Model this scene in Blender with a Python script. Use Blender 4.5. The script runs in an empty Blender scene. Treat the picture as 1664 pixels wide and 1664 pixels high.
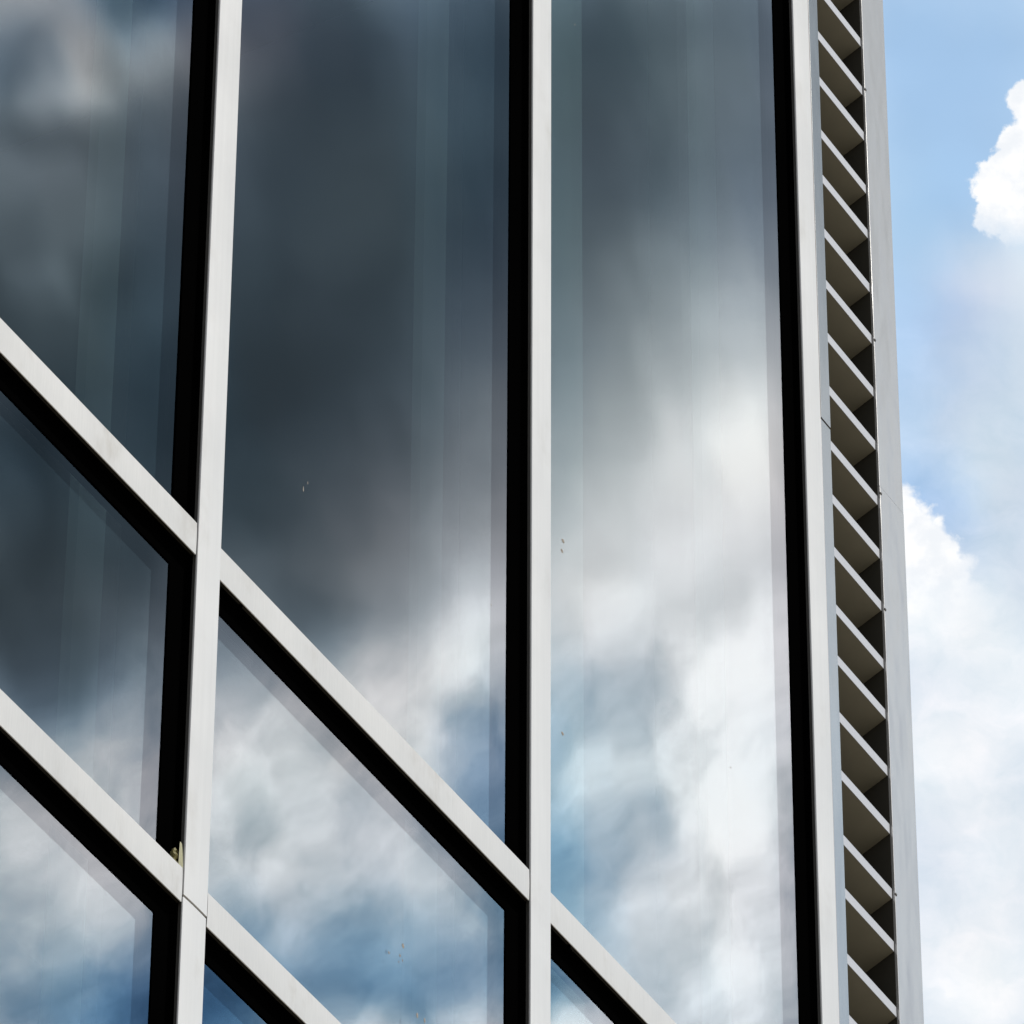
import bpy, bmesh, math, random
import numpy as np
from mathutils import Vector, Matrix

random.seed(7)
S = bpy.context.scene
ROOT = S.collection

# ------------------------------------------------------------------ camera
DZ = 6.80185                               # puts the pavement at z = 0
YAW, PIT, ROLL = 0.530547598, 0.696766195, 0.00510456
FPX, W0 = 11775.2759, 1664.0               # focal length in pixels of a 1664 px wide frame
CAM = Vector((-8.45278, -5.59351, -5.15185 + DZ))
fw = Vector((math.cos(YAW)*math.cos(PIT), math.sin(YAW)*math.cos(PIT), math.sin(PIT)))
r0 = Vector((math.sin(YAW), -math.cos(YAW), 0)); u0 = r0.cross(fw)
rt = r0*math.cos(ROLL) + u0*math.sin(ROLL)
up = -r0*math.sin(ROLL) + u0*math.cos(ROLL)
cd = bpy.data.cameras.new('camera'); cam = bpy.data.objects.new('camera', cd); ROOT.objects.link(cam)
M = Matrix((rt, up, -fw)).transposed().to_4x4(); M.translation = CAM
cam.matrix_world = M
cd.sensor_width = 36.0; cd.lens = 36.0*FPX/W0
cd.clip_start = 0.1; cd.clip_end = 3000
S.camera = cam

# ------------------------------------------------------------------ sun
SUN_AZ, SUN_EL = math.radians(-80), math.radians(46)      # azimuth from +X towards +Y
sd = Vector((math.cos(SUN_AZ)*math.cos(SUN_EL), math.sin(SUN_AZ)*math.cos(SUN_EL), math.sin(SUN_EL)))
sl = bpy.data.lights.new('sun', 'SUN'); sl.energy = 3.1; sl.angle = math.radians(0.53); sl.color = (1.0, .965, .91)
so = bpy.data.objects.new('sun', sl); ROOT.objects.link(so)
so.rotation_euler = (-sd).to_track_quat('-Z', 'Y').to_euler()

# ------------------------------------------------------------------ exposure
S.view_settings.view_transform = 'Standard'; S.view_settings.look = 'None'
S.view_settings.exposure = 0.0; S.view_settings.gamma = 1.0
S.render.engine = 'CYCLES'
S.cycles.use_denoising = True
S.cycles.caustics_reflective = False; S.cycles.caustics_refractive = False
S.cycles.max_bounces = 10; S.cycles.transparent_max_bounces = 16; S.cycles.sample_clamp_indirect = 6

# ------------------------------------------------------------------ node helpers
class NT:
    def __init__(s, tree): s.t = tree; s.n = tree.nodes; s.l = tree.links
    def new(s, typ, **kw):
        n = s.n.new(typ)
        for k, v in kw.items(): setattr(n, k, v)
        return n
    def put(s, sock, v):
        if isinstance(v, bpy.types.NodeSocket): s.l.new(v, sock)
        elif v is not None: sock.default_value = v
    def m(s, op, a, b=None, c=None, clamp=False):
        n = s.new('ShaderNodeMath', operation=op); n.use_clamp = clamp
        for i, v in enumerate((a, b, c)): s.put(n.inputs[i], v)
        return n.outputs[0]
    def v(s, op, a, b=None, c=None, scale=None):
        n = s.new('ShaderNodeVectorMath', operation=op)
        for i, q in enumerate((a, b, c)): s.put(n.inputs[i], q)
        if scale is not None: s.put(n.inputs['Scale'], scale)
        return n.outputs['Value'] if op in ('DOT_PRODUCT', 'LENGTH', 'DISTANCE') else n.outputs[0]
    def comb(s, x, y, z=0.0):
        n = s.new('ShaderNodeCombineXYZ')
        for i, v in enumerate((x, y, z)): s.put(n.inputs[i], v)
        return n.outputs[0]
    def sep(s, v):
        n = s.new('ShaderNodeSeparateXYZ'); s.put(n.inputs[0], v); return n.outputs
    def smooth(s, x, a, b, lo=0.0, hi=1.0):
        n = s.new('ShaderNodeMapRange', interpolation_type='SMOOTHSTEP')
        for i, v in enumerate((x, a, b, lo, hi)): s.put(n.inputs[i], v)
        return n.outputs[0]
    def noise(s, vec, scale, detail=5, rough=.55, dist=0.0, col=False):
        n = s.new('ShaderNodeTexNoise')
        s.put(n.inputs['Vector'], vec); s.put(n.inputs['Scale'], scale); s.put(n.inputs['Detail'], detail)
        s.put(n.inputs['Roughness'], rough); s.put(n.inputs['Distortion'], dist)
        return n.outputs['Color'] if col else n.outputs[0]
    def mix(s, f, a, b):
        n = s.new('ShaderNodeMix', data_type='RGBA')
        s.put(n.inputs[0], f); s.put(n.inputs[6], a); s.put(n.inputs[7], b)
        return n.outputs[2]
    def ramp(s, fac, pts, interp='CARDINAL'):
        n = s.new('ShaderNodeValToRGB'); r = n.color_ramp; r.interpolation = interp
        while len(r.elements) < len(pts): r.elements.new(1.0)
        for e, (p, c) in zip(r.elements, pts): e.position = p
        for e, (p, c) in zip(r.elements, pts): e.color = tuple(c) + (1,)
        s.put(n.inputs[0], fac); return n.outputs[0]

def s2l(c):
    c = np.asarray(c, float)/255.0
    return np.where(c <= .04045, c/12.92, ((c+.055)/1.055)**2.4)

# ------------------------------------------------------------------ sky: cloud cover as seen in two parts of the sky
# (u, v, sRGB): hand-made notes of how bright and how blue the cloud deck is, in degrees across the sky to the south-east
DECK = """410 30 85 82 100;400 110 105 98 110;450 60 82 80 98;430 130 78 82 96;500 20 70 82 100;550 60 62 70 84;600 30 66 82 97;
780 30 60 82 102;800 110 53 73 90;550 150 55 66 76;450 220 62 74 84;400 280 66 76 86;550 260 62 72 80;640 330 60 73 81;450 350 60 72 80;
780 300 50 70 86;600 380 63 75 81;450 450 56 66 74;600 470 56 66 74;780 420 56 72 88;400 560 52 64 72;500 600 50 58 66;600 560 58 68 76;
780 540 80 92 106;780 620 96 106 116;480 680 54 62 70;600 700 70 76 84;780 700 110 118 126;400 700 48 60 68;450 770 60 70 78;620 790 96 96 102;
780 790 128 132 140;400 850 58 70 78;520 850 78 84 92;620 870 112 110 116;780 860 150 150 156;
400 880 66 78 86;450 930 85 92 98;550 920 105 106 112;650 900 125 124 130;780 900 165 163 170;500 1000 88 96 100;560 1020 130 130 136;
620 990 145 142 148;700 960 165 168 174;780 960 195 193 200;590 1070 180 176 180;660 1060 205 202 205;720 1030 222 220 222;780 1040 222 222 228;
640 1130 218 215 216;700 1130 228 226 226;780 1120 200 205 215;740 1160 165 180 198;790 1150 140 158 182;690 1200 218 220 224;750 1220 145 170 195;
790 1210 125 152 182;770 1260 120 150 180;790 1310 120 145 175;720 1210 190 200 212;
355 1040 125 130 138;370 1100 150 154 160;370 1170 190 188 192;400 1150 185 184 190;430 1210 212 211 213;380 1230 220 219 221;480 1210 205 203 207;
520 1260 208 207 210;400 1310 180 190 198;430 1330 165 178 188;460 1290 200 205 210;520 1320 188 196 205;360 1310 205 208 212;380 1400 200 205 210;
450 1400 180 192 202;540 1380 195 200 207;600 1340 195 198 206;650 1380 205 205 212;420 1470 175 185 195;480 1460 185 193 202;530 1430 180 190 200;
600 1420 190 196 204;690 1420 185 192 203;450 1520 135 160 182;500 1500 150 170 190;550 1480 160 175 190;600 1470 130 155 178;640 1450 150 170 190;
700 1490 170 182 196;760 1480 172 184 198;480 1560 160 175 190;540 1550 130 158 182;600 1530 110 145 175;560 1590 105 140 170;630 1580 110 145 175;
740 1550 120 145 175;780 1560 135 155 180;740 1600 105 135 168;520 1610 110 140 170;600 1620 105 140 170;600 1650 185 195 206;560 1660 175 188 200;
660 1655 115 145 172;780 1650 185 192 205;800 1610 150 165 190;350 1580 60 95 130;380 1630 65 105 145;
30 930 58 66 72;100 960 66 74 80;50 1000 62 70 76;180 960 72 80 88;150 1050 85 90 98;100 1100 85 85 92;200 1050 100 106 114;230 1000 92 98 108;
200 1130 130 130 136;130 1170 128 126 132;180 1200 165 162 166;220 1180 150 148 153;190 1260 185 182 184;220 1320 185 184 188;240 1250 168 164 170;
20 1270 160 162 166;50 1310 185 186 190;20 1350 185 188 192;100 1370 195 196 200;60 1430 188 192 197;130 1400 196 197 200;150 1460 190 192 198;
40 1480 172 180 188;100 1500 160 170 182;180 1490 165 175 188;210 1510 150 162 180;50 1560 145 158 174;110 1560 120 142 165;170 1560 110 135 160;
220 1570 95 120 155;40 1620 125 145 168;100 1620 100 130 160;180 1620 80 115 150;220 1640 70 105 145;20 1655 150 162 180;
20 20 150 150 158;60 50 120 132 145;90 20 140 145 155;50 85 82 102 125;30 110 92 108 128;90 80 135 140 146;115 120 170 172 172;120 140 188 188 184;
130 170 172 172 172;60 140 105 120 138;70 165 125 135 145;30 170 100 115 125;160 60 135 138 145;160 130 128 134 140;200 20 105 118 135;240 10 50 85 115;
270 5 65 90 125;220 60 125 132 142;260 60 130 138 148;180 170 130 128 136;240 110 128 138 144;240 140 118 128 134;20 200 92 102 110;80 200 100 108 116;
150 200 110 112 120;250 180 92 102 110;60 250 92 100 112;120 260 92 98 108;200 250 82 92 100;270 250 80 92 104;50 320 98 108 116;120 330 96 106 112;
200 330 80 92 98;270 330 75 88 104;60 400 85 96 104;140 400 84 95 100;220 400 66 82 92;260 380 66 82 95;30 450 72 82 88;120 450 76 88 94;220 480 52 70 82;
60 430 100 112 118;100 480 85 98 104;52 520 66 76 80;150 500 60 75 82;200 600 52 70 82;250 600 45 66 80;150 620 56 66 72;260 720 45 64 76;250 500 58 78 90;
20 700 44 60 72;50 770 42 58 70;100 830 50 64 72;150 880 58 70 78;30 850 54 66 74;80 920 54 64 70;200 930 62 74 82;220 980 78 88 100;
975 50 66 82 92;960 150 66 80 88;1050 100 74 92 100;1100 50 84 100 108;1160 80 92 106 116;1220 50 88 106 124;980 250 74 84 94;1080 250 82 98 106;
1180 240 98 112 124;1225 250 96 112 130;970 350 78 90 98;1080 350 94 108 116;1180 360 115 125 138;1230 340 108 122 142;970 420 92 102 108;
1050 430 112 124 128;1130 440 130 142 148;1210 440 138 148 158;970 500 108 118 124;1050 490 122 133 138;1130 500 155 165 170;1220 500 172 178 186;
980 560 122 132 138;1070 560 145 158 162;1150 560 178 186 188;1230 570 190 194 198;970 620 135 145 150;1050 620 155 164 168;1100 620 175 184 186;
1180 620 195 202 202;1200 650 215 216 215;1240 630 222 222 220;980 680 152 160 164;1060 690 172 180 182;1130 660 212 214 214;1180 700 230 230 228;
1230 720 240 240 237;1000 750 172 180 182;1080 740 198 202 202;1130 760 218 219 218;1180 740 228 229 226;1230 790 240 240 237;980 800 182 190 192;
1060 800 200 206 208;1150 810 212 214 216;1200 830 235 235 234;980 870 198 204 206;1050 860 208 211 212;1130 850 212 214 218;1220 870 218 222 228;
980 930 208 212 213;1070 920 220 221 222;1150 930 220 222 225;1200 940 200 212 222;1220 900 208 214 222;980 980 225 225 226;1070 970 228 228 229;1240 980 232 233 236;
1000 1020 230 231 232;1080 1000 228 229 230;1110 1010 205 213 220;1160 1005 205 212 220;1205 950 190 205 218;1090 1040 180 195 210;1070 1070 170 188 205;
1030 1070 190 202 214;980 1080 200 210 220;960 1110 185 198 210;1030 1120 168 187 205;1000 1140 190 202 213;1060 1130 178 194 208;1130 1070 235 235 236;
1170 1100 240 239 235;1120 1130 222 226 230;1180 1050 235 236 238;1240 1060 232 234 238;975 1180 165 185 203;1000 1190 180 195 208;
1050 1190 195 206 215;1150 1180 232 234 237;1215 1190 215 220 230;1240 1150 230 232 237;970 1230 195 207 216;1050 1230 205 212 218;1150 1230 215 220 227;
980 1280 185 200 210;1060 1270 222 225 230;1130 1270 230 232 235;1220 1260 236 237 240;990 1320 178 192 204;1010 1340 120 155 182;1030 1370 140 168 190;
980 1360 150 172 190;1060 1330 210 216 222;1110 1300 222 226 230;1120 1290 205 213 225;1200 1330 240 241 243;1180 1390 240 240 238;920 1340 125 163 192;
920 1390 100 148 182;1000 1400 140 165 188;1050 1390 185 198 208;1100 1380 208 214 218;990 1450 130 160 188;1050 1440 200 206 212;1130 1430 195 201 206;
1200 1420 225 228 233;1240 1400 222 227 235;925 1450 108 152 182;1000 1510 175 190 205;1050 1500 190 200 210;1120 1500 205 209 214;1200 1480 205 210 218;
1260 1470 190 195 205;980 1490 170 188 205;1060 1570 165 185 202;1110 1590 180 196 210;1050 1540 190 202 213;1150 1560 208 213 220;1230 1550 205 212 222;
1100 1640 190 203 216;1180 1640 205 214 224;1240 1640 210 220 230;905 1580 60 105 135;920 1620 90 130 160;930 1650 170 190 205;960 1640 205 215 225;
1000 1655 210 220 228;920 1250 145 177 200;920 1170 160 185 203"""
# thin veil and blue behind the building's corner, to the north-east
VEIL = """1450 30 161 197 234;1550 60 162 197 234;1650 60 163 198 234;1480 200 163 199 236;1600 200 164 199 236;1480 330 168 204 238;1560 380 170 204 237;
1480 450 176 208 240;1510 420 178 208 239;1540 410 192 212 236;1600 420 205 218 236;1650 420 222 232 242;1540 470 192 210 236;1600 500 196 212 234;
1650 500 210 222 236;1500 520 178 206 240;1550 550 182 203 232;1600 570 196 213 232;1650 580 205 219 234;1500 600 190 213 240;1560 620 192 210 233;
1630 650 202 218 233;1470 640 180 210 242;1480 690 196 216 239;1540 700 198 215 236;1600 700 206 221 234;1650 720 205 220 234;1490 760 180 208 240;
1520 780 170 203 238;1540 830 172 204 240;1560 780 200 217 236;1620 800 205 219 234;1650 850 208 221 235;1575 840 196 214 236;1570 890 195 214 238;
1600 880 205 220 237;1650 950 215 226 238;1600 950 226 234 242;1650 1050 235 241 246;1500 1000 250 251 252;1480 900 200 220 242;1550 960 225 235 245;
1500 1060 236 241 247;1560 1100 240 243 248;1650 1150 242 245 249;1500 1250 244 247 250;1600 1250 240 243 247;1530 1420 228 234 243;1510 1460 230 236 244;
1600 1400 242 244 248;1650 1550 243 245 248;1530 1600 250 250 252;1600 1640 245 247 249;1650 250 170 204 238"""

def field(txt, lu, lv, urange, vrange, ell, ranks, gain):
    """smooth interpolation of the notes, split into sums of products of two curves (one along u, one along v)"""
    P = np.array([[float(q) for q in s.split()] for s in txt.replace('\n', '').split(';')])
    X = P[:, :2]; C = np.maximum(s2l(P[:, 2:])/np.array(gain), 1e-3)
    lum = C @ np.array([.25, .55, .2])
    Y = np.stack([np.log(lum), np.log(C[:, 0]/C[:, 1]), np.log(C[:, 2]/C[:, 1])], 1)
    mu = Y.mean(0)
    Y[:, 1] = mu[1] + (Y[:, 1]-mu[1])*.9; Y[:, 2] = mu[2] + (Y[:, 2]-mu[2])*.9
    k = lambda A, B, ell: np.exp(-.5*((A[:, None, :]-B[None])**2).sum(-1)/ell**2)*.5 + .5*np.exp(-.5*((A[:, None, :]-B[None])**2).sum(-1)/(2.6*ell)**2)
    gu = np.linspace(*urange, lu); gv = np.linspace(*vrange, lv)
    G = np.stack(np.meshgrid(gu, gv, indexing='ij'), -1).reshape(-1, 2)
    F = np.zeros((len(G), 3))
    for c, (e, reg) in enumerate(((ell, .03), (ell*1.5, .15), (ell*1.5, .08))):
        F[:, c] = k(G, X, e) @ np.linalg.solve(k(X, X, e) + reg*np.eye(len(X)), Y[:, c]-mu[c]) + mu[c]
    F = F.reshape(lu, lv, 3)
    out = []
    for c, rk in enumerate(ranks):
        U, s, Vt = np.linalg.svd(F[:, :, c]); A = U[:, :rk]*np.sqrt(s[:rk]); B = Vt[:rk].T*np.sqrt(s[:rk])
        out.append((A, B))
    return out, lum

w = bpy.data.worlds.new('World'); S.world = w; w.use_nodes = True
w.node_tree.nodes.clear(); N = NT(w.node_tree)
tc = N.new('ShaderNodeTexCoord'); D = tc.outputs['Generated']
D = N.v('NORMALIZE', D)

def window(d):
    a = N.m('MAXIMUM', N.v('DOT_PRODUCT', d, tuple(fw)), .05)
    u = N.m('MULTIPLY_ADD', N.m('DIVIDE', N.v('DOT_PRODUCT', d, tuple(rt)), a), FPX/W0, .5)
    v = N.m('MULTIPLY_ADD', N.m('DIVIDE', N.v('DOT_PRODUCT', d, tuple(up)), a), -FPX/W0, .5)
    return u, v

def eval_field(parts, u, v, ur, vr):
    fu = N.m('DIVIDE', N.m('SUBTRACT', u, ur[0]/W0), (ur[1]-ur[0])/W0, clamp=True)
    fv = N.m('DIVIDE', N.m('SUBTRACT', v, vr[0]/W0), (vr[1]-vr[0])/W0, clamp=True)
    res = []
    for A, B in parts:
        tot = None
        for j in range(0, A.shape[1], 3):
            vs = []
            for Q, f in ((A[:, j:j+3], fu), (B[:, j:j+3], fv)):
                sc = np.abs(Q).max(0)*1.15 + 1e-6
                pts = [(i/(len(Q)-1), Q[i]/sc*.5+.5) for i in range(len(Q))]
                c = N.ramp(f, pts)
                vs.append(N.v('MULTIPLY', N.v('SUBTRACT', c, (.5, .5, .5)), tuple(2*sc)))
            d = N.v('DOT_PRODUCT', vs[0], vs[1])
            tot = d if tot is None else N.m('ADD', tot, d)
        res.append(tot)
    return res

def to_rgb(L, cr, cb, mul=None):
    lum = N.m('EXPONENT', L)
    if mul is not None: lum = N.m('MULTIPLY', lum, mul)
    r = N.m('EXPONENT', cr); b = N.m('EXPONENT', cb)
    g = N.m('DIVIDE', lum, N.m('ADD', N.m('MULTIPLY_ADD', r, .25, .55), N.m('MULTIPLY', b, .2)))
    return N.comb(N.m('MULTIPLY', g, r), g, N.m('MULTIPLY', g, b))

# --- cloud deck to the south-east (the part of the sky the glass mirrors)
GLASS_GAIN = (.425, .425, .425)
UR, VR = (-60, 1480), (-60, 1724)
deck, _ = field(DECK, 32, 32, UR, VR, 50, (15, 6, 6), GLASS_GAIN)
Dm = N.v('MULTIPLY', D, (1, -1, 1))
u, v = window(Dm)
P2 = N.comb(u, v, 0)
rot = N.comb(N.m('ADD', N.m('MULTIPLY', u, .62), N.m('MULTIPLY', v, -.78)), N.m('MULTIPLY', N.m('ADD', N.m('MULTIPLY', v, .62), N.m('MULTIPLY', u, .78)), 1.6), .3)
wob = N.v('SUBTRACT', N.noise(P2, 11, 8, .56, col=True), (.5, .5, .5))
amp = N.smooth(v, .38, .72, .02, .055)
Pw = N.v('ADD', P2, N.v('SCALE', wob, scale=amp))
uw, vw, _ = N.sep(Pw)
L, cr, cb = eval_field(deck, uw, vw, UR, VR)
# broken, wispy cloud low in the deck, soft dark bases higher up
reg = N.smooth(N.m('MULTIPLY_ADD', u, .12, v), .58, .78)
rw = N.v('ADD', rot, N.v('SCALE', wob, scale=.05))
n1 = N.m('SUBTRACT', N.noise(rw, 7, 9, .575), .5)
n2 = N.m('SUBTRACT', N.noise(N.v('ADD', rw, (3.1, 1.7, .9)), 22, 7, .56), .5)
n3 = N.m('SUBTRACT', N.noise(Pw, 10, 4, .5), .5)
k1 = N.m('MULTIPLY_ADD', reg, 1.6, .05); k2 = N.m('MULTIPLY_ADD', reg, .52, .02)
Ld = N.m('ADD', L, math.log(GLASS_GAIN[0]))
Ld = N.m('ADD', Ld, N.m('ADD', N.m('MULTIPLY', n1, k1), N.m('ADD', N.m('MULTIPLY', n2, k2), N.m('MULTIPLY', n3, .30))))
Ld = N.m('ADD', Ld, N.m('MULTIPLY', reg, .06))
Ld = N.m('SUBTRACT', Ld, N.smooth(Ld, -1.3, -2.6, 0, .16))
Ld = N.m('SMOOTH_MIN', Ld, -.10, .25)
# thin cloud lets the blue through: hue follows brightness
def hue_curve(pts):
    lo, hi = -3.4, 0.0
    c = N.ramp(N.m('DIVIDE', N.m('SUBTRACT', Ld, lo), hi-lo, clamp=True), [((x-lo)/(hi-lo), (y/2,)*3) for x, y in pts])
    return N.m('MULTIPLY', N.sep(c)[0], 2.0)
h_low = hue_curve([(-3.4, 1.9), (-2.04, 1.75), (-1.39, 1.22), (-.92, .55), (-.58, .19), (-.2, .03), (0, 0)])
h_top = hue_curve([(-3.4, .72), (-2.97, .68), (-2.05, .46), (-1.4, .27), (-.65, .08), (0, 0)])
h_fld = N.m('SUBTRACT', cb, cr)
hue = N.m('ADD', N.m('MULTIPLY', N.m('ADD', N.m('MULTIPLY', h_low, .42), N.m('MULTIPLY', h_fld, .55)), reg), N.m('MULTIPLY', N.m('ADD', N.m('MULTIPLY', h_top, .45), N.m('MULTIPLY', h_fld, .55)), N.m('SUBTRACT', 1.0, reg)))
mauve = N.m('MULTIPLY', N.m('ADD', N.m('MULTIPLY', cr, .4), N.m('MULTIPLY', cb, .6)), .45)      # faint rose in the grey bases
deck_rgb = to_rgb(N.m('SUBTRACT', Ld, math.log(GLASS_GAIN[0])), N.m('MULTIPLY_ADD', hue, -.60, mauve), N.m('MULTIPLY_ADD', hue, .40, mauve))
du = N.m('MAXIMUM', N.m('ABSOLUTE', N.m('SUBTRACT', u, .5)), N.m('ABSOLUTE', N.m('SUBTRACT', v, .5)))
front = N.m('GREATER_THAN', N.v('DOT_PRODUCT', Dm, tuple(fw)), .5)
mask_deck = N.m('MULTIPLY', N.smooth(du, .62, 1.15, 1, 0), front)

# --- veil and two cumulus heads to the north-east (seen beside the building)
UR2, VR2 = (1360, 1720), (-60, 1724)
veil, _ = field(VEIL, 20, 32, UR2, VR2, 42, (9, 6, 6), (1, 1, 1))
u2, v2 = window(D)
Q2 = N.comb(u2, v2, 0)
wob2 = N.v('SUBTRACT', N.noise(Q2, 14, 5, .55, col=True), (.5, .5, .5))
Qw = N.v('ADD', Q2, N.v('SCALE', wob2, scale=.05))
ua, va, _ = N.sep(Qw)
L2, cr2, cb2 = eval_field(veil, ua, va, UR2, VR2)
vd = N.m('SUBTRACT', N.noise(N.v('MULTIPLY', Qw, (1, 1.3, 1)), 17, 7, .58, .4), .5)
vd = N.m('MULTIPLY', vd, N.smooth(v2, .2, .5, .03, .34))
veil_rgb = to_rgb(L2, N.m('ADD', cr2, N.m('MULTIPLY', vd, .55)), N.m('SUBTRACT', cb2, N.m('MULTIPLY', vd, .25)), N.m('ADD', 1.0, vd))
bil = N.v('SUBTRACT', N.noise(Q2, 38, 5, .58, .2, col=True), (.5, .5, .5))
Qb = N.v('ADD', Q2, N.v('SCALE', bil, scale=.036))
def blobs(lst):
    out = None
    for (x, y, r) in lst:
        d = N.m('SUBTRACT', N.v('DISTANCE', Qb, (x/W0, y/W0, 0)), r/W0)
        out = d if out is None else N.m('SMOOTH_MIN', out, d, .006)
    return out
c1 = blobs([(1668, 165, 34), (1662, 228, 42), (1632, 280, 46), (1603, 305, 28), (1632, 335, 46), (1690, 320, 60), (1720, 240, 80), (1612, 352, 28), (1655, 362, 40)])
c2 = blobs([(1462, 832, 42), (1490, 856, 36), (1515, 895, 46), (1543, 935, 42), (1578, 992, 44), (1495, 960, 92), (1430, 900, 90), (1478, 800, 15), (1502, 824, 14), (1527, 850, 16), (1552, 886, 15), (1572, 916, 14), (1600, 966, 17)])
a1 = N.m('MULTIPLY', N.smooth(c1, .0015, -.0045), N.smooth(N.m('ADD', v2, N.m('MULTIPLY', N.sep(wob2)[0], .06)), .208, .244, 1, 0))
fade2 = N.m('MULTIPLY', N.smooth(N.m('ADD', v2, N.m('MULTIPLY', N.sep(wob2)[1], .1)), .56, .64, 1, 0), N.smooth(u2, .925, .972, 1, .15))
a2 = N.m('MULTIPLY', N.smooth(c2, .002, -.007), fade2)
head = N.mix(N.smooth(N.noise(Q2, 30, 5, .6), .35, .65), (.90, .93, .97, 1), (1.04, 1.04, 1.04, 1))
ne = N.mix(a1, veil_rgb, head); ne = N.mix(a2, ne, head)
du2 = N.m('MAXIMUM', N.m('ABSOLUTE', N.m('SUBTRACT', u2, .5)), N.m('ABSOLUTE', N.m('SUBTRACT', v2, .5)))
front2 = N.m('GREATER_THAN', N.v('DOT_PRODUCT', D, tuple(fw)), .5)
mask_ne = N.m('MULTIPLY', N.smooth(du2, .62, 1.15, 1, 0), front2)

# --- the rest of the sky: broken cloud over the Nishita blue
dz = N.m('MAXIMUM', N.sep(D)[2], .06)
pl = N.v('DIVIDE', D, N.comb(dz, dz, dz))
cn = N.noise(pl, 1.1, 6, .6, .4)
cov = N.smooth(cn, .42, .62)
shade = N.noise(N.v('ADD', pl, (.18, -.22, 3.0)), 1.4, 5, .55)
cl = N.mix(N.smooth(shade, .3, .7), (.40, .44, .50, 1), (1.15, 1.15, 1.13, 1))
rgb = N.mix(mask_deck, cl, deck_rgb); rgb = N.mix(mask_ne, rgb, ne)
alpha = N.m('MAXIMUM', N.m('MULTIPLY', cov, .92), N.m('MAXIMUM', mask_deck, mask_ne))
sky = N.new('ShaderNodeTexSky', sky_type='NISHITA'); sky.sun_disc = False
sky.sun_elevation = SUN_EL; sky.sun_rotation = math.radians(90) - SUN_AZ
sky.air_density = 1.0; sky.dust_density = 1.0
bg1 = N.new('ShaderNodeBackground'); N.put(bg1.inputs[0], sky.outputs[0]); bg1.inputs[1].default_value = .12
bg2 = N.new('ShaderNodeBackground'); N.put(bg2.inputs[0], rgb); bg2.inputs[1].default_value = 1.0
mx = N.new('ShaderNodeMixShader'); N.put(mx.inputs[0], alpha)
N.l.new(bg1.outputs[0], mx.inputs[1]); N.l.new(bg2.outputs[0], mx.inputs[2])
wo = N.new('ShaderNodeOutputWorld'); N.l.new(mx.outputs[0], wo.inputs[0])
w.cycles.sampling_method = 'MANUAL'; w.cycles.sample_map_resolution = 1024

# ------------------------------------------------------------------ materials
def mat(name):
    m = bpy.data.materials.new(name); m.use_nodes = True; m.node_tree.nodes.clear()
    n = NT(m.node_tree); o = n.new('ShaderNodeOutputMaterial')
    return m, n, o

def metal(name, col, metallic, rough, brush=None, warp=0.0, var=.05, grime=.22):
    """anodised aluminium: faint brushed grain, slow waviness of the sheet, light weathering"""
    m, n, o = mat(name)
    b = n.new('ShaderNodeBsdfPrincipled')
    tc = n.new('ShaderNodeTexCoord'); P = tc.outputs['Object']
    big = n.noise(P, 3.0, 4, .6)
    st = n.noise(n.v('MULTIPLY', P, brush or (60, 60, 2)), 6, 3, .6)
    f = n.m('ADD', n.m('MULTIPLY', n.m('SUBTRACT', big, .5), var*2), n.m('MULTIPLY', n.m('SUBTRACT', st, .5), var*1.6))
    c = n.v('SCALE', col, scale=n.m('ADD', 1.0, f))
    w1 = n.smooth(n.noise(n.v('MULTIPLY', P, (1, 1, .6)), 7, 6, .65), .52, .75)
    c = n.mix(n.m('MULTIPLY', w1, grime), c, (.40, .36, .29, 1))
    n.put(b.inputs['Base Color'], c)
    b.inputs['Metallic'].default_value = metallic
    n.put(b.inputs['Roughness'], n.m('MULTIPLY_ADD', n.m('SUBTRACT', big, .5), .12, rough))
    h = n.m('MULTIPLY', big, .0004)
    if warp:
        h = n.m('ADD', h, n.m('MULTIPLY', n.noise(n.v('MULTIPLY', P, (5, 5, 1.6)), 2.2, 2, .45), warp))
    bp = n.new('ShaderNodeBump'); bp.inputs['Distance'].default_value = 1.0; bp.inputs['Strength'].default_value = 1.0
    n.put(bp.inputs['Height'], h); n.l.new(bp.outputs[0], b.inputs['Normal'])
    n.l.new(b.outputs[0], o.inputs[0]); return m

def plain(name, col, rough=.7, spec=.3, var=.15, scale=8):
    m, n, o = mat(name)
    b = n.new('ShaderNodeBsdfPrincipled'); tc = n.new('ShaderNodeTexCoord')
    f = n.m('MULTIPLY_ADD', n.m('SUBTRACT', n.noise(tc.outputs['Object'], scale, 5, .6), .5), 2*var, 1.0)
    n.put(b.inputs['Base Color'], n.v('SCALE', col, scale=f))
    b.inputs['Roughness'].default_value = rough; b.inputs['Specular IOR Level'].default_value = spec
    n.l.new(b.outputs[0], o.inputs[0]); return m

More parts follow.
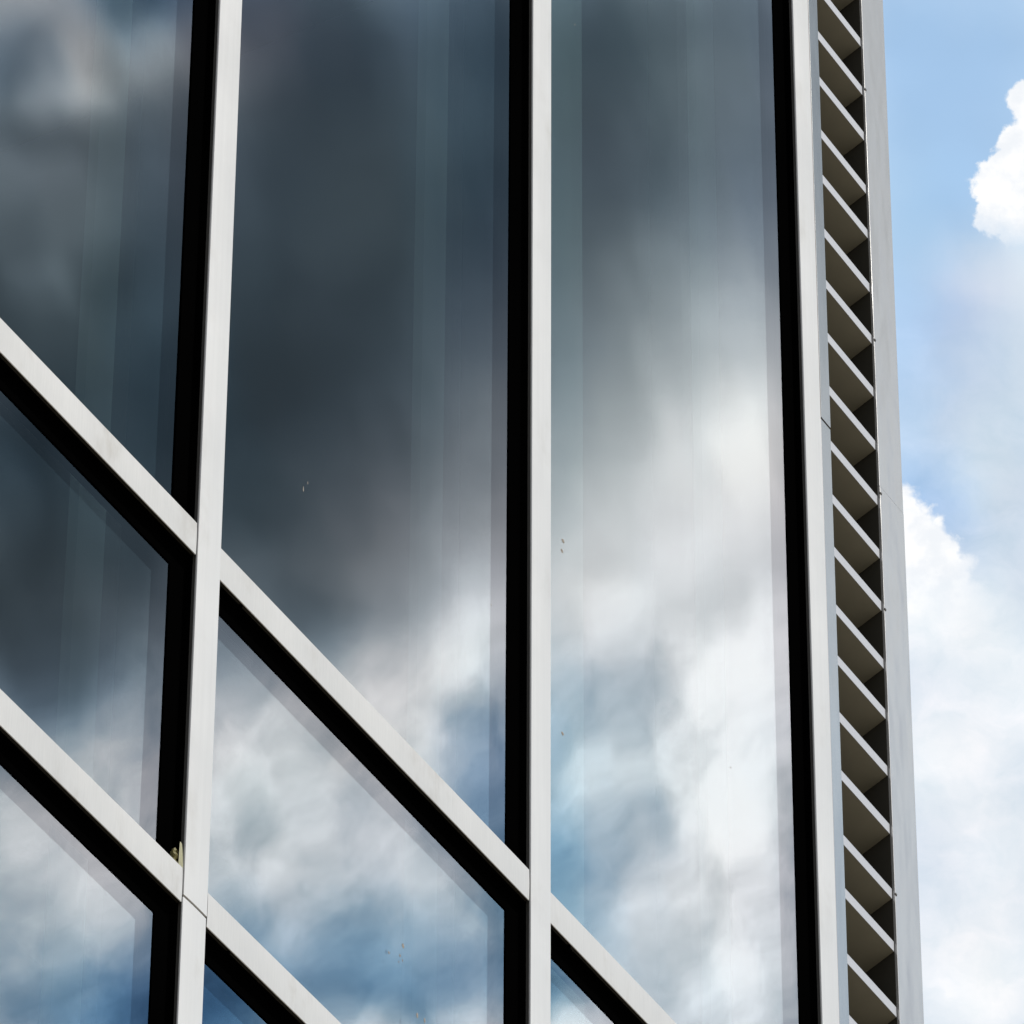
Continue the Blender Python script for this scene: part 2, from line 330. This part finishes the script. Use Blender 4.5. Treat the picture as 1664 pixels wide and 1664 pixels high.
def glass(name, r_norm, refl_col, tint):
    """coated float glass: Schlick mirror on the outer face, tinted see-through body, faint roller waves"""
    m, n, o = mat(name)
    g = n.new('ShaderNodeNewGeometry')
    c = n.m('ABSOLUTE', n.v('DOT_PRODUCT', g.outputs['Normal'], g.outputs['Incoming']))
    f = n.m('MULTIPLY_ADD', n.m('POWER', n.m('SUBTRACT', 1.0, c, clamp=True), 5.0), 1-r_norm, r_norm)
    f = n.m('MULTIPLY', f, n.m('SUBTRACT', 1.0, g.outputs['Backfacing']))
    tc = n.new('ShaderNodeTexCoord')
    bp = n.new('ShaderNodeBump'); bp.inputs['Distance'].default_value = 1.0; bp.inputs['Strength'].default_value = 1.0
    n.put(bp.inputs['Height'], n.m('MULTIPLY', n.noise(tc.outputs['Object'], 1.3, 2, .5), .0012))
    gl = n.new('ShaderNodeBsdfGlossy'); gl.inputs['Roughness'].default_value = 0.0; gl.inputs['Color'].default_value = refl_col + (1,)
    n.l.new(bp.outputs[0], gl.inputs['Normal'])
    tr = n.new('ShaderNodeBsdfTransparent'); tr.inputs[0].default_value = tint + (1,)
    mx = n.new('ShaderNodeMixShader'); n.put(mx.inputs[0], f)
    n.l.new(tr.outputs[0], mx.inputs[1]); n.l.new(gl.outputs[0], mx.inputs[2])
    n.l.new(mx.outputs[0], o.inputs[0]); return m

MA = {}
MA['cap'] = metal('mullion_aluminium', (.69, .68, .648), .3, .36, (14, 14, .35), 0, .09, .22)
MA['cap_t'] = metal('transom_aluminium', (.66, .645, .605), .35, .36, (40, 2, 2), 0, .11, .45)
MA['post'] = metal('post_aluminium', (.41, .405, .395), .85, .18, (90, 90, 2), .0010, .03, .1)
MA['panel'] = metal('corner_sheet_aluminium', (.51, .50, .482), .5, .24, (90, 90, 2), .0045, .012, .04)
MA['lip'] = metal('louvre_aluminium', (.51, .515, .53), .3, .42, (3, 14, 14), 0, .08)
MA['soffit'] = plain('louvre_underside_shade', (.175, .16, .115), .7, .3, .15)  # underside shade and warm ground bounce put into the sheet's colour
MA['shaded_cap_side'] = plain('mullion_side_shade', (.050, .046, .040), .5, .4)  # shade on the mullion cap's side, put into a dark colour
MA['underside_shade'] = plain('transom_underside_shade', (.020, .017, .011), .6, .2)  # darker still: shade under the transom cap put into the colour
MA['gasket'] = plain('black_rubber', (.0008, .0008, .0008), .95, .0)
MA['spacer'] = plain('spacer_bar', (.0015, .001, .0015), .9, .0)
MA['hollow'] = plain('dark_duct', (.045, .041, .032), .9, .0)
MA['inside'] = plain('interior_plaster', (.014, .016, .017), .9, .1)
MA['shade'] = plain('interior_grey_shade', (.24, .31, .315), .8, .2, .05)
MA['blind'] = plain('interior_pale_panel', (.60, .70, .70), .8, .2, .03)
MA['ifin'] = plain('interior_dark_mullion', (.03, .034, .038), .6, .2, .05)
MA['wall'] = metal('wall_cladding', (.42, .43, .44), .3, .45, (90, 90, 2), .001, .04)
MA['screw'] = plain('screw_steel', (.10, .095, .085), .5, .4)
MA['tape'] = plain('yellowed_tape', (.80, .76, .50), .6, .3, .12, 40)
MA['scrap'] = plain('olive_tape_back', (.16, .14, .05), .6, .3, .3, 60)
MA['dirt'] = plain('dried_dirt', (.30, .27, .23), .9, .1, .4, 200)
MA['outer'] = glass('outer_coated_glass', .23, (1.0, .975, .99), (.865, .885, .88))
MA['inner'] = glass('inner_glass', .30, (1.0, .995, .965), (.86, .90, .90))
def paving():
    m, n, o = mat('plaza_paving')
    b = n.new('ShaderNodeBsdfPrincipled'); tc = n.new('ShaderNodeTexCoord'); P = tc.outputs['Object']
    br = n.new('ShaderNodeTexBrick'); n.put(br.inputs['Vector'], P); br.inputs['Scale'].default_value = 1.6
    br.inputs['Color1'].default_value = (.42, .375, .31, 1); br.inputs['Color2'].default_value = (.36, .325, .27, 1)
    br.inputs['Mortar'].default_value = (.10, .09, .08, 1); br.inputs['Mortar Size'].default_value = .012
    f = n.m('MULTIPLY_ADD', n.noise(P, .7, 6, .6), .6, .7)
    n.put(b.inputs['Base Color'], n.v('SCALE', br.outputs[0], scale=f)); b.inputs['Roughness'].default_value = .85
    n.l.new(b.outputs[0], o.inputs[0]); return m
MA['paving'] = paving()

# ------------------------------------------------------------------ mesh helpers
def box(bm, x0, x1, y0, y1, z0, z1):
    vs = [bm.verts.new((x, y, z)) for x in (x0, x1) for y in (y0, y1) for z in (z0, z1)]
    for f in ((0, 1, 3, 2), (4, 6, 7, 5), (0, 4, 5, 1), (2, 3, 7, 6), (0, 2, 6, 4), (1, 5, 7, 3)):
        bm.faces.new([vs[i] for i in f])
def obj(name, bm, m, parent=None, bevel=0.0, seg=2):
    bmesh.ops.recalc_face_normals(bm, faces=bm.faces)
    if bevel:
        bmesh.ops.bevel(bm, geom=list(bm.edges), offset=bevel, segments=seg, profile=.5, affect='EDGES', clamp_overlap=True)
        for f in bm.faces: f.smooth = False
    me = bpy.data.meshes.new(name); bm.to_mesh(me); bm.free()
    me.materials.append(m)
    o = bpy.data.objects.new(name, me); ROOT.objects.link(o)
    if parent: o.parent = parent
    return o
def boxes(name, lst, m, parent=None, bevel=0.0):
    bm = bmesh.new()
    for b in lst: box(bm, *b)
    return obj(name, bm, m, parent, bevel)

def crown(name, lst, m, parent, along, rise=.0011):
    """aluminium cover caps: flat sides, softly rolled edges and a slightly crowned face"""
    bm = bmesh.new()
    for x0, x1, y0, y1, z0, z1 in lst:
        a0, a1 = (x0, x1) if along == 'z' else (z0, z1)
        n = 12; pr = [(a0, y1), (a0, y0+rise+.0012)]
        for i in range(n+1):
            t = i/n; c = 2*t-1
            pr.append((a0+.0004+(a1-a0-.0008)*t, y0 + rise*.62*c*c))
        pr += [(a1, y0+rise+.0012), (a1, y1)]
        P = (lambda a, y, e: (a, y, e)) if along == 'z' else (lambda a, y, e: (e, y, a))
        e0, e1 = (z0, z1) if along == 'z' else (x0, x1)
        A = [bm.verts.new(P(a, y, e0)) for a, y in pr]; B = [bm.verts.new(P(a, y, e1)) for a, y in pr]
        k = len(pr)
        for i in range(k):
            f = bm.faces.new((A[i], A[(i+1) % k], B[(i+1) % k], B[i])); f.smooth = 2 <= i < k-3
        bm.edges.ensure_lookup_table()
        for i in (1, 2, k-3, k-2):
            bm.edges.get((A[i], B[i])).smooth = False
        for lp, flip in ((A, True), (B, False)):        # end caps on their own vertices, so the long faces stay true
            q = [bm.verts.new(p.co) for p in lp]; bm.faces.new(q[::-1] if flip else q)
    return obj(name, bm, m, parent)

# ------------------------------------------------------------------ ground
g = boxes('ground', [(-900, 900, -900, 900, -.5, 0)], MA['paving']); g['kind'] = 'structure'

# ------------------------------------------------------------------ building
BAY, CW, TH = 1.2, .07621, .07431
ZA, ZB = 3.22183+DZ, 2.43915+DZ
FL = 4.6
YG, GAP = .0288, .0168                    # glass plane, gap to the inner pane
PT = .006
CAPD, CARD = .0045, .0118
b = bpy.data.objects.new('office_building', None); ROOT.objects.link(b); b.location = (0, 0, 0)
b['label'] = 'glass fronted office building with pale aluminium grid and a tall louvred strip beside its corner'
b['category'] = 'building'
KX = list(range(-4, 3))
ZTOP = 17.2
zt = sorted([z + k*FL for z in (ZA, ZB) for k in (-2, -1, 0, 1) if 0.3 < z + k*FL < 16])
rows = [.35] + zt + [ZTOP-.35]

# mullions
joint = 2.4178 + DZ
for k in KX:
    x = k*BAY
    if k == 0:
        segs = [(x-CW/2, x+CW/2, 0, CAPD, .2, joint-.0022), (x-CW/2-.0007, x+CW/2-.001, .0006, CAPD, joint+.0022-.0, ZTOP)]
        segs = [(x-CW/2-.0006, x+CW/2-.0012, .0008, CAPD, .2, joint-.0024), (x-CW/2, x+CW/2, 0, CAPD, joint+.0024, ZTOP)]
    else:
        segs = [(x-CW/2, x+CW/2, 0, CAPD, .2, ZTOP)]
    mu = crown('mullion', segs, MA['cap'], b, 'z')
    boxes('shaded_cap_side', [(x-CW/2+.0012, x+CW/2-.0012, CAPD-.0002, CARD, .21, ZTOP-.01)], MA['shaded_cap_side'], mu)  # dark strip added in place of the cap's shaded side
    boxes('gasket', [(x-CW/2+.0006, x+CW/2-.0006, CARD, YG+GAP+.03, .21, ZTOP-.01)], MA['gasket'], mu)
    boxes('inner_post', [(x-.030, x+.030, YG+GAP+.032, .176, .21, ZTOP-.01)], MA['ifin'], mu)
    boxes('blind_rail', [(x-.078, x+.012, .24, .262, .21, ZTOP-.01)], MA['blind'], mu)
# transoms
for k in KX[:-1]:
    x0, x1 = k*BAY + CW/2 + .0006, (k+1)*BAY - CW/2 - .0030
    for z in zt:
        t = crown('transom', [(x0 + (.0028 if k == 0 and abs(z-ZB) < .01 else 0), x1, .0022, CAPD, z-TH/2, z+TH/2)], MA['cap_t'], b, 'x')
        boxes('shaded_cap_side', [(x0, x1, CAPD-.0002, CARD, z-TH/2+.001, z+TH/2-.001)], MA['underside_shade'], t)  # dark strip added in place of the shaded underside
        boxes('gasket', [(x0+.001, x1+.002, CARD, YG+GAP+.03, z-TH/2+.0006, z+TH/2-.0006)], MA['gasket'], t)
        bm = bmesh.new()                  # weep-hole plug on the underside near the left end
        bmesh.ops.create_cone(bm, cap_ends=True, segments=12, radius1=.004, radius2=.003, depth=.004,
                              matrix=Matrix.Translation((x0+.085, CARD-.002, z-TH/2-.0005)))
        obj('weep_plug', bm, MA['gasket'], t)
# glazing
edge = [z for z in rows]
prn = random.Random(5)
for k in KX[:-1]:
    x0, x1 = k*BAY + CW/2 - .004, (k+1)*BAY - CW/2 + .004
    for i in range(len(edge)-1):
        z0 = edge[i] + (TH/2-.004 if i else 0); z1 = edge[i+1] - (TH/2-.004 if i+2 < len(edge) else 0)
        # black edge seal, wide on the top and right to stand in for the frame's dark reflection in the glass
        l, r_, bt, tp_ = .020, .049+.004, .018, .043+.004
        wn = boxes('window', [(x0, x0+l, YG-.0024, YG-.0011, z0, z1), (x1-r_, x1, YG-.0024, YG-.0011, z0, z1),
                              (x0+l, x1-r_, YG-.0024, YG-.0011, z0, z0+bt), (x0+l, x1-r_, YG-.0024, YG-.0011, z1-tp_, z1)], MA['gasket'], b)
        boxes('spacer', [(x0, x0+l, YG+PT, YG+GAP, z0, z1), (x1-r_, x1, YG+PT, YG+GAP, z0, z1),
                         (x0+l, x1-r_, YG+PT, YG+GAP, z0, z0+bt), (x0+l, x1-r_, YG+PT, YG+GAP, z1-tp_, z1)], MA['spacer'], wn)
        tx, tz = prn.uniform(-.0006, .0006), prn.uniform(-.0006, .0006)*.25
        for y0, y1, mm, tl in ((YG, YG+PT-.0003, MA['outer'], 0), (YG+GAP+.0012, YG+GAP+PT+.0009, MA['inner'], .00006)):
            bm = bmesh.new(); box(bm, x0, x1, y0, y1, z0, z1)
            tx += tl
            for q in bm.verts:                       # each unit sits a hair out of true
                q.co.y += (q.co.x-(x0+x1)/2)*tx + (q.co.z-(z0+z1)/2)*tz*.4
            obj('pane', bm, mm, wn)

# base, parapet and outer walls
XL, XR, YB = -4*BAY - .12, 2.82772, 9.0
boxes('plinth', [(XL, 2.438, .004, .3, 0, .2)], MA['wall'], b, .004)
boxes('parapet', [(XL, XR, -.004, .34, ZTOP+.002, ZTOP+.5)], MA['wall'], b, .004)
boxes('wall', [(XL, XL+.08, .0, YB, 0, ZTOP)], MA['wall'], b)
boxes('wall', [(XR-.062, XR-.002, .062, YB, 0, ZTOP)], MA['wall'], b)
boxes('wall', [(XL+.08, XR-.062, YB-.2, YB, 0, ZTOP)], MA['wall'], b)
boxes('roof', [(XL+.08, XR-.064, .345, YB-.2, ZTOP-.1, ZTOP)], MA['wall'], b)
for zf in (ZA-FL*2+.05, ZA-FL-.3, ZA-.3, ZA+FL-.3):
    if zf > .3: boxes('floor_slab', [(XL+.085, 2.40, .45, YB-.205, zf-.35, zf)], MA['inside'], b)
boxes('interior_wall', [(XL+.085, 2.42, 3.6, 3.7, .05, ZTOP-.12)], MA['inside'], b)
# pale fixed blind panels just inside the glass, beside each mullion
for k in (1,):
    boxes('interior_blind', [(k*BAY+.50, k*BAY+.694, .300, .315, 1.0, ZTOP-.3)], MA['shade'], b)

# louvred strip: post, housing, blades
XV, XP = 2.48448, 2.71261
pj = 5.3565 + DZ
XQ = 2*BAY + CW/2 + .0014
po = boxes('edge_post', [(XQ, XV, .0012, .05, .1, pj-.0022), (XQ, XV-.0007, .0, .05, pj+.0022, ZTOP)], MA['post'], b, .0006)
LY = .0035
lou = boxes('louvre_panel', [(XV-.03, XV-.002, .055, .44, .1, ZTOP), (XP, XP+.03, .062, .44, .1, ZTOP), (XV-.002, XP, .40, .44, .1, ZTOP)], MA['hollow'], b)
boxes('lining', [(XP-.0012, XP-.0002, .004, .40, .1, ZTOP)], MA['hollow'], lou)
ztop0, pitch, lip = 6.597+DZ, .157565, .0275
ang = math.radians(-25); ca, sa = math.cos(ang), math.sin(ang)
def blade(x0, x1):
    # section in (y, z): vertical lip, then a sheet running up and inward
    e, ta = .074, sa/ca
    pr = [(0, -lip), (0, -.0015), (.0015, 0), (.004, 0), (.004, -lip+.006), (.004+e, -lip+.006+e*ta), (.004+e, -lip+e*ta), (.0012, -lip)]
    bm = bmesh.new()
    A = [bm.verts.new((x0, y, z)) for y, z in pr]; B = [bm.verts.new((x1, y, z)) for y, z in pr]
    n = len(pr)
    for i in range(n): bm.faces.new((A[i], A[(i+1) % n], B[(i+1) % n], B[i]))
    bm.faces.new(A[::-1]); bm.faces.new(B)
    bm.faces.ensure_lookup_table()
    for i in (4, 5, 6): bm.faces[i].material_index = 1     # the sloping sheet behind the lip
    return bm
bl0 = None
rs = random.Random(3)
for i in range(-9, 27):
    z = ztop0 - i*pitch + rs.uniform(-.002, .002)
    if bl0 is None:
        bl = bl0 = obj('louvre_blade', blade(XV-.001, XP-.0035), MA['lip'], lou); bl.data.materials.append(MA['soffit'])
    else:
        bl = bl0.copy(); ROOT.objects.link(bl); bl.parent = lou
    bl.location = (0, LY, z)
    bl.rotation_euler = (rs.uniform(-.01, .01), rs.uniform(-.004, .004), 0)

# corner sheet: two lengths meeting at a fine joint, folded round the corner
cj = 5.357 + DZ
for z0, z1, off in ((.1, cj-.0006, 0.0), (cj+.0006, ZTOP, .0006)):
    p = boxes('corner_panel', [(XP, XR, -.0022+off, .060, z0, z1)], MA['panel'], b, .0008)
    for zs in (6.5803, 5.7947, 5.3473-.012, 4.9994, 4.2102, 8.2, 9.4, 2.9):
        zz = zs + DZ
        if z0 < zz < z1:
            bm = bmesh.new()
            bmesh.ops.create_uvsphere(bm, u_segments=10, v_segments=6, radius=.0042, matrix=Matrix.Translation((XP+.0028, -.0022+off, zz)) @ Matrix.Diagonal((1, .7, 1, 1)))
            obj('screw', bm, MA['screw'], p)

# dried dirt spots on the glass
def spots(name, lst, parent):
    bm = bmesh.new()
    for (x, z, r, st) in lst:
        bmesh.ops.create_icosphere(bm, subdivisions=2, radius=r, matrix=Matrix.Translation((x, YG-.0002, z)) @ Matrix.Diagonal((.8, .12, st*.8, 1)))
    for q in bm.verts:
        q.co += Vector((random.uniform(-1, 1), 0, random.uniform(-1, 1)))*.0006
    return obj(name, bm, MA['dirt'], parent)

def on_plane(px, py, y):
    d = fw*FPX + rt*(px-W0/2) + up*(W0/2-py)
    t = (y - CAM.y)/d.y
    q = CAM + d*t
    return q.x, q.z
def win_at(x, z):
    for o in b.children:
        if o.name.startswith('window'):
            co = [q.co for q in o.data.vertices]
            if min(c.x for c in co) < x < max(c.x for c in co) and min(c.z for c in co) < z < max(c.z for c in co): return o
groups = {}
for px, py, r, st in ((655, 1537, .0045, 1.5), (650, 1553, .003, 1.2), (654, 1561, .002, 1.6), (648, 1563, .0018, 1.3), (632, 1548, .003, 1.2),
                      (678, 1650, .004, 1.9), (690, 1658, .003, 2.2), (915, 879, .007, .9), (913, 895, .006, 1.0), (914, 1192, .006, .9),
                      (493, 795, .0014, 6), (500, 785, .001, 5), (798, 983, .002, 1), (934, 40, .002, 1), (1187, 1247, .002, 1)):
    x, z = on_plane(px, py, YG); o = win_at(x, z)
    if o: groups.setdefault(o, []).append((x, z, r, st))
for o, l in groups.items(): spots('dirt_spots', l, o)

# torn yellow tape at the foot of the left mullion
bm = bmesh.new()
zb = ZB + TH/2
xs = -CW/2 - .0008
n = 14
for i in range(n):
    f0, f1 = i/n, (i+1)/n
    za, zc = zb + .0008 + .06*f0, zb + .0008 + .06*f1
    w0, w1 = .0065*(1-f0)**.4 + .0006, .0065*(1-f1)**.4 + .0006
    q = [(xs-.0004, .0112-w0, za), (xs-.0004-w0*.45, .0112, za), (xs-.0004-w1*.45, .0112, zc), (xs-.0004, .0112-w1, zc)]
    A = [bm.verts.new(c) for c in q]; B = [bm.verts.new((c[0]-.0006, c[1], c[2])) for c in q]
    for k4 in range(4): bm.faces.new((A[k4], A[(k4+1) % 4], B[(k4+1) % 4], B[k4]))
    bm.faces.new(A); bm.faces.new(B[::-1])
tp = obj('torn_tape', bm, MA['tape'])
tp['label'] = 'torn yellowed tape with crumpled end stuck low on a mullion edge'
tp['category'] = 'tape'
bm = bmesh.new()
rr = random.Random(11)
for i in range(5):                         # the crumpled end
    c = Vector((-CW/2-.004-rr.random()*.012, .014+rr.random()*.010, zb+.003+i*.0085))
    r1 = bmesh.ops.create_icosphere(bm, subdivisions=2, radius=.0095, matrix=Matrix.Translation(c) @ Matrix.Rotation(rr.uniform(-.8, .8), 4, 'Y') @ Matrix.Diagonal((1.0, .35, .75, 1)))
    for q in r1['verts']: q.co += Vector((rr.uniform(-1, 1), rr.uniform(-1, 1), rr.uniform(-1, 1)))*.0018
obj('crumpled_end', bm, MA['scrap'], tp)
